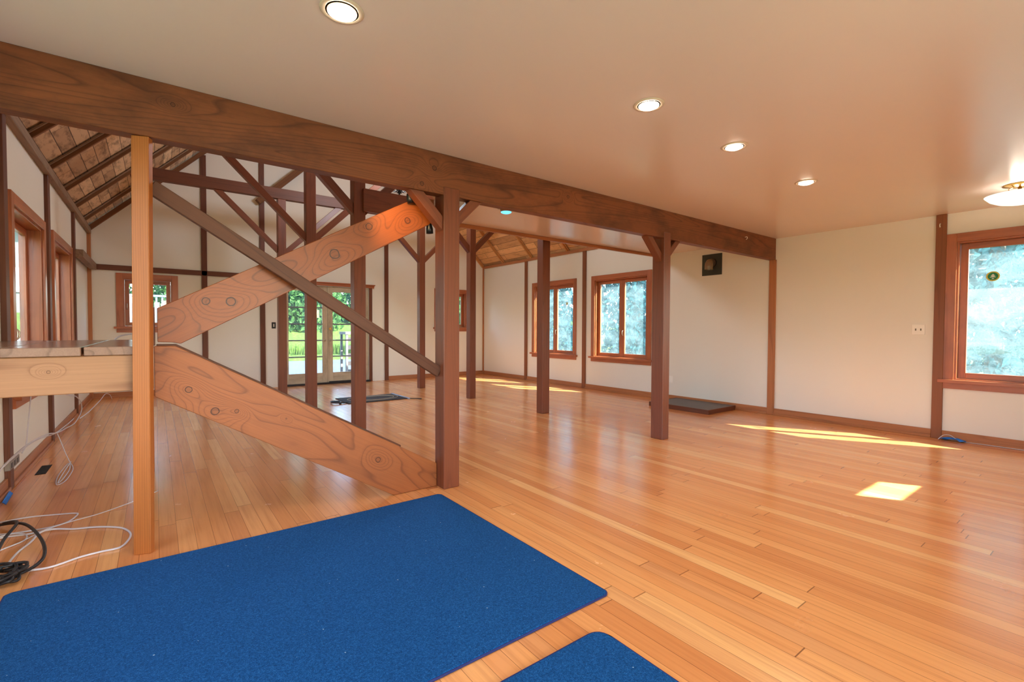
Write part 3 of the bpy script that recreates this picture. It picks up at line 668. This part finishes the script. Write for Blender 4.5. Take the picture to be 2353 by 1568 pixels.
def plate(nm, x, y0, y1, z0, z1, label, cat, kind):
    e = empty(nm, (x, (y0+y1)/2, z0), label, cat)
    mesh('cover_plate', lambda bm: box(bm, x-0.009, x, y0, y1, z0, z1), MT['white'], e, 0.002)
    yc = (y0+y1)/2; zc = (z0+z1)/2
    if kind == 'switch':
        for k in (-1, 1):
            mesh('toggle', lambda bm: box(bm, x-0.014, x-0.006, yc+k*0.023-0.005, yc+k*0.023+0.005, zc-0.012, zc+0.012), MT['slot'], e, 0.001)
            for s in (-1, 1): mesh('screw', lambda bm: lathe(bm, [(0.003, -0.001), (0.003, 0)], 10, (x-0.006, yc+k*0.023, zc+s*0.03), 'X'), MT['slot'], e)
    else:
        for s in (-1, 1): mesh('socket', lambda bm: (box(bm, x-0.0075, x-0.006, yc-0.010, yc-0.006, zc+s*0.02-0.006, zc+s*0.02+0.006), box(bm, x-0.0075, x-0.006, yc+0.006, yc+0.010, zc+s*0.02-0.006, zc+s*0.02+0.006), box(bm, x-0.0075, x-0.006, yc-0.003, yc+0.003, zc+s*0.02-0.013, zc+s*0.02-0.009)), MT['slot'], e)
    return e
plate('light_switch', XR, 1.467, 1.583, 1.153, 1.270, 'double white toggle switch on the cream wall near the cut-off window', 'switch', 'switch')
plate('power_outlet', XR, 4.725, 4.800, 0.303, 0.415, 'small white power outlet above the hearth platform', 'outlet', 'outlet')
e = empty('light_switch', (1.90, YF, 1.19), 'small black switch on the gable wall beside the door casing', 'switch')
mesh('cover_plate', lambda bm: box(bm, 1.862, 1.938, YF-0.006, YF, 1.192, 1.318), MT['black'], e, 0.002)
mesh('rocker', lambda bm: box(bm, 1.892, 1.908, YF-0.013, YF-0.006, 1.225, 1.285), MT['white'], e, 0.001)
fv = empty('floor_register', (-0.77, 5.52, 0), 'black floor register slot beside the landing wall', 'floor vent')
mesh('register_frame', lambda bm: box(bm, -0.80, -0.735, 5.36, 5.68, 0.0, 0.003), MT['soot'], fv)  # flat black sheet stands for the dark inside the vent hole
for k in range(6): mesh('register_louver', lambda bm: box(bm, -0.797, -0.738, 5.38+k*0.05, 5.385+k*0.05, 0.003, 0.005), MT['black'], fv)
for y, z in ((1.352, 2.36),):
    tag(mesh('screw_hook', lambda bm: tube(bm, [(XR-0.03, y, z+0.02), (XR-0.055, y, z+0.015), (XR-0.062, y, z-0.005), (XR-0.05, y, z-0.02), (XR-0.04, y, z-0.008)], 0.004, 8), MT['white'], smooth=True), 'small white screw hook near the top of the batten by the cut-off window', 'hook')
tag(mesh('screw_hook', lambda bm: tube(bm, [(6.10, YA, 2.40), (6.10, YA-0.025, 2.40), (6.10, YA-0.03, 2.38), (6.10, YA-0.015, 2.368)], 0.004, 8), MT['white'], smooth=True), 'small white screw hook in the face of the long beam near its end', 'hook')

# ------------------------------------------------------------------ lamps
def spot(loc, e, col=(1, 0.83, 0.68), size=R(130), blend=0.9, direction=(0, 0, -1), rad=0.05):
    d = bpy.data.lights.new('lamp_light', 'SPOT'); d.energy = e; d.color = col; d.spot_size = size; d.spot_blend = blend; d.shadow_soft_size = rad
    o = bpy.data.objects.new('lamp_light', d); C.objects.link(o); o.location = loc
    o.rotation_euler = Vector(direction).to_track_quat('-Z', 'Y').to_euler(); return o
DL = [(0.616, 1.967, 'recessed ceiling lamp nearest the camera, over the large blue carpet'), (2.262, 1.715, 'recessed ceiling lamp, second from the camera'),
      (3.245, 1.736, 'recessed ceiling lamp, middle one of the row running to the cut-off window'), (4.515, 1.770, 'recessed ceiling lamp, farthest of the row, above the open floor'),
      (3.009, 4.109, 'bluish recessed ceiling lamp just beyond the long beam')]
for i, (x, y, lab) in enumerate(DL):
    e = empty('recessed_light', (x, y, ZC), lab, 'ceiling light', 'recessed ceiling lamps')
    mesh('trim_ring', lambda bm: lathe(bm, [(0.062, 0.0), (0.066, -0.005), (0.082, -0.004), (0.086, 0.0)], 40, (x, y, ZC)), MT['rim'], e, smooth=True)
    mesh('baffle', lambda bm: lathe(bm, [(0.064, -0.0045), (0.059, -0.0045), (0.059, -0.030 if i == 4 else -0.006)], 40, (x, y, ZC)), MT['baffle'], e)
    mesh('bulb', lambda bm: lathe(bm, [(0.058, 0.0), (0.056, -0.008), (0.040, -0.016), (0.020, -0.0195), (0.0001, -0.0205)], 40, (x, y, ZC-(0.028 if i == 4 else 0.001))), MT['bulbblue'] if i == 4 else MT['bulb'], e, smooth=True)
    spot((x, y, ZC-0.03), 14 if i < 4 else 5, (1, 0.83, 0.68) if i < 4 else (0.7, 0.88, 1.0), R(150), 1.0)
for (x, y) in ((-0.2, 0.2), (2.3, -0.3), (4.5, -0.3)):  # extra downlights added out of view as fill, without fixtures
    spot((x, y, ZC-0.03), 14, (1, 0.83, 0.68), R(150), 1.0)
FX, FY = 6.05, 0.66
fx = empty('ceiling_fixture', (FX, FY, ZC), 'semi-flush ceiling lamp with brass stem and lit white glass bowl', 'ceiling light')
mesh('canopy', lambda bm: lathe(bm, [(0.11, 0), (0.11, -0.006), (0.085, -0.012), (0.06, -0.02), (0.02, -0.026), (0.0001, -0.026)], 36, (FX, FY, ZC)), MT['brass'], fx, smooth=True)
mesh('stem', lambda bm: lathe(bm, [(0.0001, -0.02), (0.012, -0.02), (0.012, -0.085), (0.02, -0.09), (0.0001, -0.095)], 20, (FX, FY, ZC)), MT['brass'], fx, smooth=True)
mesh('scroll_arm', lambda bm: [tube(bm, [(FX+0.05*math.cos(t), FY+0.05*math.sin(t), ZC-0.024), (FX+0.09*math.cos(t), FY+0.09*math.sin(t), ZC-0.045), (FX+0.06*math.cos(t), FY+0.06*math.sin(t), ZC-0.065), (FX+0.012*math.cos(t), FY+0.012*math.sin(t), ZC-0.055)], 0.004, 6) for t in (0.3, 2.4, 4.5)], MT['brass'], fx, smooth=True)
mesh('glass_bowl', lambda bm: lathe(bm, [(0.225, -0.085), (0.22, -0.092), (0.19, -0.125), (0.14, -0.152), (0.07, -0.170), (0.0001, -0.175)], 48, (FX, FY, ZC)), MT['bowl'], fx, smooth=True)
d = bpy.data.lights.new('lamp_light', 'POINT'); d.energy = 14; d.color = (1, 0.86, 0.68); d.shadow_soft_size = 0.06
o = bpy.data.objects.new('lamp_light', d); C.objects.link(o); o.location = (FX, FY, ZC-0.10)
# black spotlights by the stair
def spotlight(c, d, label, r=0.03, L=0.085):
    dv = Vector(d).normalized(); e = empty('spotlight', c, label, 'spotlight', 'black spotlights by the stair')
    def sh(bm):
        n1 = dv.orthogonal().normalized(); n2 = dv.cross(n1); rings = []
        for rr, h in ((0.0005, -L*0.5), (r*0.55, -L*0.48), (r*0.8, -L*0.25), (r, 0.1*L), (r*1.02, L*0.5), (r*0.9, L*0.5), (r*0.85, L*0.42)):
            rings.append([bm.verts.new(Vector(c)+dv*h+(n1*math.cos(2*math.pi*i/24)+n2*math.sin(2*math.pi*i/24))*rr) for i in range(24)])
        for a_, b_ in zip(rings, rings[1:]):
            for i in range(24): bm.faces.new((a_[i], a_[(i+1) % 24], b_[(i+1) % 24], b_[i]))
    mesh('shade', sh, MT['black'], e, smooth=True)
    mesh('stem', lambda bm: tube(bm, [Vector(c)-dv*L*0.45, Vector(c)-dv*L*0.45+Vector((0, 0, 0.05))], 0.005, 8, 1), MT['black'], e)
spotlight((1.485, 3.215, 2.150), (0.35, 0.1, -1), 'black spotlight tucked under the long beam above the rising stringer', 0.024, 0.07)
spotlight((1.668, 3.262, 1.965), (0.1, 0.05, -1), 'black spotlight hanging below the upper end of the rising stringer', 0.026, 0.085)
spot((1.22, 2.86, 2.13), 13.0, (1, 0.62, 0.28), R(72), 1.0, (0.55, 1.0, -0.5), 0.02)
ch = empty('chandelier', (3.03, 6.93, 3.3), 'ornate metal chandelier glimpsed high behind the long beam', 'chandelier')
def chand(bm):
    c = (3.03, 6.93, 3.34)
    lathe(bm, [(0.0001, -0.10), (0.018, -0.09), (0.012, -0.06), (0.035, -0.04), (0.02, -0.01), (0.05, 0.02), (0.03, 0.06), (0.0001, 0.10)], 12, c)
    for k in range(8):
        t = 2*math.pi*k/8
        tube(bm, [(c[0]+math.cos(t)*q[0], c[1]+math.sin(t)*q[0], c[2]+q[1]) for q in ((0.02, 0.0), (0.07, -0.03), (0.12, 0.01), (0.11, 0.06))], 0.006, 6, 4)
        lathe(bm, [(0.004, 0.05), (0.016, 0.06), (0.014, 0.10), (0.0001, 0.13)], 8, (c[0]+math.cos(t)*0.11, c[1]+math.sin(t)*0.11, c[2]))
mesh('arms', chand, MT['black'], ch, smooth=True)
d = bpy.data.lights.new('lamp_light', 'POINT'); d.energy = 120; d.color = (0.80, 0.90, 1.0); d.shadow_soft_size = 0.4
o = bpy.data.objects.new('lamp_light', d); C.objects.link(o); o.location = (3.03, 6.93, 3.80)  # light added above the chandelier to fill the vaulted half
mesh('chain', lambda bm: tube(bm, [(3.03, 6.93, 3.42), (3.03, 6.93, 5.0), (3.03, 6.93, 6.6)], 0.006, 6, 1), MT['black'], ch)

# ------------------------------------------------------------------ cables, tape
def cable(nm, pts, r, m, label, cat='cable', sm=8): return tag(mesh(nm, lambda bm: tube(bm, pts, r, 8, sm), m, smooth=True), label, cat)
G = 0.006
cable('cable', [(-0.80, 4.12, G), (-0.774, 4.16, G), (-0.65, 4.171, G), (-0.50, 4.12, G), (-0.427, 4.085, G), (-0.413, 4.045, G), (-0.44, 3.94, G), (-0.50, 3.89, G), (-0.583, 3.886, G), (-0.68, 3.90, G), (-0.80, 3.95, G)], 0.0045, MT['cable'], 'white cable in a flat narrow loop near the landing wall')
cable('cable', [(-0.80, 3.85, G), (-0.69, 3.85, G), (-0.60, 3.83, G), (-0.50, 3.82, G*2), (-0.401, 3.77, G), (-0.311, 3.735, G), (-0.22, 3.67, G), (-0.165, 3.6, G), (-0.132, 3.493, G), (-0.138, 3.392, G), (-0.171, 3.305, G), (-0.25, 3.30, G), (-0.33, 3.285, G), (-0.427, 3.236, G), (-0.498, 3.246, G), (-0.571, 3.279, G), (-0.607, 3.36, G), (-0.600, 3.54, G), (-0.570, 3.678, G), (-0.55, 3.78, G*2.5), (-0.50, 3.86, G*2.5)], 0.0055, MT['cable'], 'thick white cable looping wide toward the twisted post')
cable('cable', [(-0.0, 4.30, G), (-0.141, 4.129, G), (-0.30, 3.99, G), (-0.42, 3.89, G*3), (-0.52, 3.82, G*3), (-0.60, 3.74, G)], 0.0028, MT['cable'], 'thin pale cable running from behind the twisted post')
cable('cable', [(-0.80, 3.62, G), (-0.72, 3.60, G), (-0.66, 3.66, G), (-0.60, 3.74, G), (-0.62, 3.83, G*2), (-0.70, 3.87, G*2), (-0.80, 3.80, G)], 0.004, MT['cable'], 'small pale cable loop beside the black cord coil')
bc = []
for k in range(52):
    t = k*0.62; rr = 0.9+0.25*math.sin(k*1.7)
    bc.append((-0.60+0.075*rr*math.cos(t)+0.012*math.sin(k*2.1), 3.20+0.10*rr*math.sin(t), 0.018+0.028*(0.5+0.5*math.sin(k*0.9))))
cable('black_cable', bc, 0.007, MT['cableb'], 'tangled coil of black power cord on the floor by the blue carpet', 'cord', 4)
cable('black_cable', [(-0.80, 4.10, 0.008), (-0.70, 4.02, 0.03), (-0.62, 3.88, 0.05), (-0.545, 3.68, 0.05), (-0.49, 3.49, 0.035), (-0.475, 3.34, 0.02), (-0.51, 3.24, 0.015), (-0.57, 3.20, 0.02), (-0.63, 3.24, 0.03), (-0.655, 3.42, 0.05), (-0.665, 3.64, 0.06), (-0.655, 3.86, 0.065), (-0.68, 3.98, 0.05), (-0.74, 4.05, 0.03)], 0.008, MT['cableb'], 'black power cord standing up in one large loop above the coil', 'cord')
cable('cable', [(-0.84, 5.60, 0.90), (-0.84, 5.56, 0.66), (-0.84, 5.52, 0.56), (-0.84, 5.43, 0.42), (-0.84, 5.38, 0.33), (-0.84, 5.33, 0.255), (-0.845, 5.22, 0.22)], 0.0045, MT['cable'], 'grey-white cable hanging down the wall to a small socket block')
cable('cable', [(-0.72, 6.0, 0.62), (-0.72, 6.49, 0.518), (-0.72, 7.13, 0.426), (-0.72, 7.55, 0.30), (-0.72, 7.55, 0.20), (-0.72, 7.0, 0.155), (-0.72, 6.4, 0.20), (-0.72, 5.85, 0.25), (-0.72, 5.38, 0.321), (-0.73, 4.86, 0.365), (-0.74, 4.44, 0.37), (-0.76, 4.15, 0.34), (-0.80, 3.98, 0.25), (-0.84, 3.8, 0.05), (-0.85, 3.7, 0.008)], 0.005, MT['cable'], 'long white cable swagging beneath the landing along the wall')
cable('cable', [(-0.73, 7.0, 0.20), (-0.73, 6.3, 0.225), (-0.735, 5.8, 0.25), (-0.74, 5.38, 0.30), (-0.745, 4.9, 0.345), (-0.755, 4.45, 0.345), (-0.78, 4.15, 0.31), (-0.83, 3.95, 0.2), (-0.85, 3.8, 0.01)], 0.0042, MT['cable'], 'thinner cable lying beside the long swagging one')
cable('cable', [(-0.60, 10.3, 0.005), (-0.60, 9.9, 0.12), (-0.60, 9.1, 0.227), (-0.60, 8.24, 0.235), (-0.60, 6.97, 0.27), (-0.61, 6.29, 0.30)], 0.004, MT['cable'], 'short straight cable end reaching under the landing')
cable('cable', [(-0.72, 5.85, 0.24), (-0.70, 5.80, 0.20), (-0.66, 5.72, 0.10), (-0.623, 5.66, 0.015), (-0.58, 5.45, 0.008), (-0.567, 5.26, 0.008), (-0.576, 4.99, 0.008), (-0.612, 4.90, 0.008), (-0.635, 5.08, 0.010), (-0.638, 5.31, 0.012), (-0.620, 5.60, 0.014), (-0.59, 5.35, 0.014), (-0.595, 5.05, 0.014), (-0.61, 4.93, 0.014), (-0.615, 5.2, 0.016), (-0.61, 5.62, 0.02)], 0.0035, MT['cable'], 'tied bunch of thin cable lying on the floor behind the register')
pb = empty('socket_block', (-0.85, 5.05, 0.17), 'small grey socket block fixed low on the wall where cables meet', 'socket')
mesh('block_body', lambda bm: box(bm, XL+0.001, XL+0.035, 4.93, 5.22, 0.15, 0.215), plain('grey_socket_body', srgb(150, 140, 130), 0.6, vary=0.5), pb, 0.004)
for k in range(3): mesh('socket', lambda bm: box(bm, XL+0.035, XL+0.037, 4.96+k*0.09, 5.01+k*0.09, 0.165, 0.20), MT['black'], pb)
cable('cable', [(-0.26, 4.85, 1.105), (-0.22, 4.85, 1.135), (-0.14, 4.86, 1.15), (-0.05, 4.86, 1.14), (-0.01, 4.87, 1.12), (-0.02, 4.95, 1.106)], 0.006, MT['cable'], 'short pale cable arching over the back of the landing')
cable('cord', [(6.855, 1.31, 0.008), (6.875, 1.27, 0.056), (6.90, 1.22, 0.060), (6.905, 1.16, 0.02), (6.92, 1.10, 0.006), (6.925, 0.9, 0.006), (6.93, 0.5, 0.006), (6.93, -0.4, 0.006)], 0.0035, MT['cable'], 'thin white cord running along the baseboard from the blue tape', 'cord')
def crumple(bm):
    pts = {}
    for i in range(7):
        for j in range(4):
            pts[i, j] = bm.verts.new((6.865+0.022*j+0.006*math.sin(i*2.3), 1.30-0.034*i+0.006*math.cos(j*3), 0.006+0.032*abs(math.sin(i*1.9+j*1.3))*(0.4+0.6*math.sin(math.pi*i/6))))
    for i in range(6):
        for j in range(3): bm.faces.new((pts[i, j], pts[i+1, j], pts[i+1, j+1], pts[i, j+1]))
tp = tag(mesh('masking_tape', crumple, MT['tape']), 'crumpled piece of blue masking tape on the floor by the batten', 'tape')
mo = tp.modifiers.new('thick', 'SOLIDIFY'); mo.thickness = 0.001
def scrap(bm):
    q = [(XL+0.04, 4.86, 0.02), (XL+0.05, 4.60, 0.012), (XL+0.075, 4.56, 0.004), (XL+0.06, 4.84, 0.004)]
    a_ = [bm.verts.new(v) for v in q]; b_ = [bm.verts.new((v[0], v[1], v[2]+0.004)) for v in q]
    bm.faces.new(a_); bm.faces.new(list(reversed(b_)))
    for i in range(4): bm.faces.new((a_[i], b_[i], b_[(i+1) % 4], a_[(i+1) % 4]))
tag(mesh('masking_tape', scrap, MT['tape']), 'scrap of blue masking tape at the foot of the landing wall', 'tape')

# ------------------------------------------------------------------ outdoors
GZ = -0.35
struct(mesh('ground', lambda bm: box(bm, -60, 60, -40, 80, GZ-0.2, GZ), MT['grass']), 'sunlit lawn around the building', 'ground')
def bank(bm, x0, x1, y0, y1, y2, z1):
    a = [(y0, GZ), (y1, z1), (y2, z1), (y2, GZ-0.1), (y0, GZ-0.1)]
    A = [bm.verts.new((x0, y, z)) for y, z in a]; B_ = [bm.verts.new((x1, y, z)) for y, z in a]
    bm.faces.new(A); bm.faces.new(list(reversed(B_)))
    for i in range(5): bm.faces.new((A[i], B_[i], B_[(i+1) % 5], A[(i+1) % 5]))
struct(mesh('ground', lambda bm: bank(bm, 0.9, 40, 23.0, 40.0, 60.0, 2.6), MT['grass']), 'sunlit grassy bank rising beyond the patio', 'ground')
struct(mesh('ground', lambda bm: bank(bm, -22, -1.3, 14.0, 23.0, 60.0, 1.7), MT['grass']), 'green bank below the neighbouring house', 'ground')
struct(mesh('patio', lambda bm: box(bm, 0.8, 14.0, YF+0.2, 24.0, GZ, GZ+0.04), MT['gravel']), 'pale gravel patio outside the glazed door', 'patio')
def leafball(bm, c, r, n, size, squash=1.0):
    for _ in range(n):
        u = random.gauss(0, 1), random.gauss(0, 1), random.gauss(0, 1); v = Vector(u); v.normalize()
        p = Vector(c)+Vector((v.x*r, v.y*r, v.z*r*squash))*(random.random()**0.33)
        e = Euler((random.uniform(0, 6.3), random.uniform(0, 6.3), random.uniform(0, 6.3))).to_matrix(); s = size*random.uniform(0.6, 1.4)
        bm.faces.new([bm.verts.new(p+e@Vector(q)) for q in ((-s, 0, 0), (0, -s*0.45, 0), (s, 0, 0), (0, s*0.45, 0))])
def tree(nm, x, y, h, r, label, m, n=2200, trunk=0.12, low=0.12, size=0.12):
    e = empty(nm, (x, y, GZ), label, 'tree', 'trees outside the windows')
    mesh('trunk', lambda bm: tube(bm, [(x, y, GZ), (x+0.1, y, h*0.35), (x-0.05, y+0.1, h*0.8)], trunk, 10, 4), MT['bark'], e, smooth=True)
    def crown(bm):
        for k in range(7):
            t = low+(1-low)*k/6; rr = r*(0.55+0.5*math.sin(math.pi*(0.25+0.7*t)))
            leafball(bm, (x+random.uniform(-.3, .3)*r, y+random.uniform(-.3, .3)*r, GZ+h*t), rr, n//7, size)
    mesh('crown', crown, m, e)
for x, y, h, r, lab in ((11.4, 1.5, 6.0, 1.3, 'blue-green tree nearest the cut-off window'), (15.6, 2.6, 9, 1.9, 'taller blue-green tree farther out behind the cut-off window'),
        (11.3, 9.0, 6.5, 1.2, 'blue-green tree outside the casement nearest the hearth'), (14.6, 10.6, 8, 1.7, 'taller tree standing behind the one outside the hearth casement'),
        (11.3, 12.9, 6.0, 1.2, 'blue-green tree outside the half-hidden casement'), (13.8, 16.2, 9, 1.9, 'big blue-green tree far beyond the half-hidden casement')):
    tree('tree', x, y, h, r, lab, MT['leafB'], 7000, size=0.10)
for x, y, h, r, lab in ((7.2, 33.0, 7, 2.3, 'green tree filling the first door leaf, on the grassy bank'), (13.0, 34.5, 7.5, 2.4, 'green tree seen in the second door leaf, on the grassy bank'), (10.2, 42.5, 10, 2.8, 'tall green tree standing back between the two door trees'),
        (20.0, 35.0, 8, 2.4, 'green tree seen in the far corner window'), (0.6, 40.0, 10, 3.0, 'green tree rising behind the deck and board fence')):
    tree('tree', x, y, h, r, lab, MT['leafG'], 9000, size=0.19, low=0.02)
def grasses(bm):
    for _ in range(5200):
        x = random.uniform(4.5, 11); y = random.uniform(24.4, 27.0); s = random.uniform(0.3, 0.8); a_ = random.uniform(0, 3.14)
        dx, dy = 0.03*math.cos(a_), 0.03*math.sin(a_)
        bm.faces.new([bm.verts.new(v) for v in ((x-dx, y-dy, GZ), (x+dx, y+dy, GZ), (x+random.uniform(-.08, .08), y, GZ+s))])
tag(mesh('tall_grass', grasses, MT['grass']), 'rough sunlit grass beyond the patio', 'grass', None, 'stuff')
# deck and fence outside the small window
dk = empty('deck', (-0.9, 16.0, 0.5), 'raised white deck with a slatted railing outside the small window', 'deck')
mesh('deck_floor', lambda bm: box(bm, -2.9, 0.45, 15.0, 18.0, 0.72, 0.90), MT['whitep'], dk)
mesh('deck_skirt', lambda bm: box(bm, -2.9, 0.45, 15.0, 15.05, 0.35, 0.72), MT['fence'], dk)
for x in (-2.8, -1.6, -0.5, 0.38): mesh('deck_leg', lambda bm: box(bm, x-0.05, x+0.05, 15.1, 15.2, GZ, 0.72), MT['fence'], dk)
mesh('railing_cap', lambda bm: box(bm, -2.9, 0.45, 14.98, 15.08, 1.98, 2.03), MT['whitep'], dk)
for k in range(28): mesh('baluster', lambda bm: box(bm, -2.88+k*0.12, -2.84+k*0.12, 15.0, 15.04, 0.9, 1.98), MT['whitep'], dk)
fe = empty('fence', (0.3, 17, GZ), 'weathered board fence stepping back beside the deck', 'fence')
for k in range(14):
    mesh('fence_board', lambda bm: box(bm, -1.9+k*0.17, -1.76+k*0.17, 19.0+k*0.1, 19.03+k*0.1, GZ, 2.5-k*0.04), MT['fence'], fe)
struct(mesh('porch_roof', lambda bm: box(bm, -1.4, 4.6, -6.0, YB-0.2, 2.45, 2.6), MT['whitep']), 'porch roof outside the wall behind the camera', 'porch')  # unseen slab added to keep direct sun out of the back opening
# neighbouring house outside the deep windows
hs = empty('house', (-7, 26, 1.7), 'pale neighbouring house with white eaves seen through the deep window', 'house')
mesh('house_wall', lambda bm: box(bm, -14.0, -2.4, 25.0, 33.0, 1.7, 5.0), MT['siding'], hs)
mesh('eaves', lambda bm: box(bm, -14.6, -1.9, 24.3, 33.6, 5.0, 5.35), MT['whitep'], hs)
mesh('roof', lambda bm: prism(bm, [(-14.7, 5.35), (-1.8, 5.35), (-8.2, 7.4)], 24.2, 33.7), MT['siding'], hs)
mesh('garage_panel', lambda bm: box(bm, -8.0, -2.9, 24.93, 25.0, 2.5, 3.4), MT['whitep'], hs)
# bench and stand outside the second door leaf
bs = empty('garden_stand', (5.0, 14.6, GZ), 'dark slatted garden stand out on the patio', 'garden stand')
mesh('stand_top', lambda bm: box(bm, 4.5, 5.2, 14.2, 14.8, 1.02, 1.10), MT['fence'], bs)
for x in (4.55, 5.15):
    for y in (14.25, 14.75): mesh('leg', lambda bm: box(bm, x-0.03, x+0.03, y-0.03, y+0.03, GZ+0.04, 1.02), MT['fence'], bs)
for k in range(5): mesh('slat', lambda bm: box(bm, 4.58, 5.12, 14.24, 14.27, GZ+0.2+k*0.24, GZ+0.32+k*0.24), MT['dgrey'], bs)

# ------------------------------------------------------------------ added daylight fill outside the unseen openings
for (a_, b_) in LW[2:4]: daylight_fill((XL-T-0.4, (a_+b_)/2, 1.6), (0, R(-90), 0), 1.5, 1.2, 5)
daylight_fill((1.4, YB-T-0.4, 1.5), (R(90), 0, 0), 2.4, 1.9, 21)
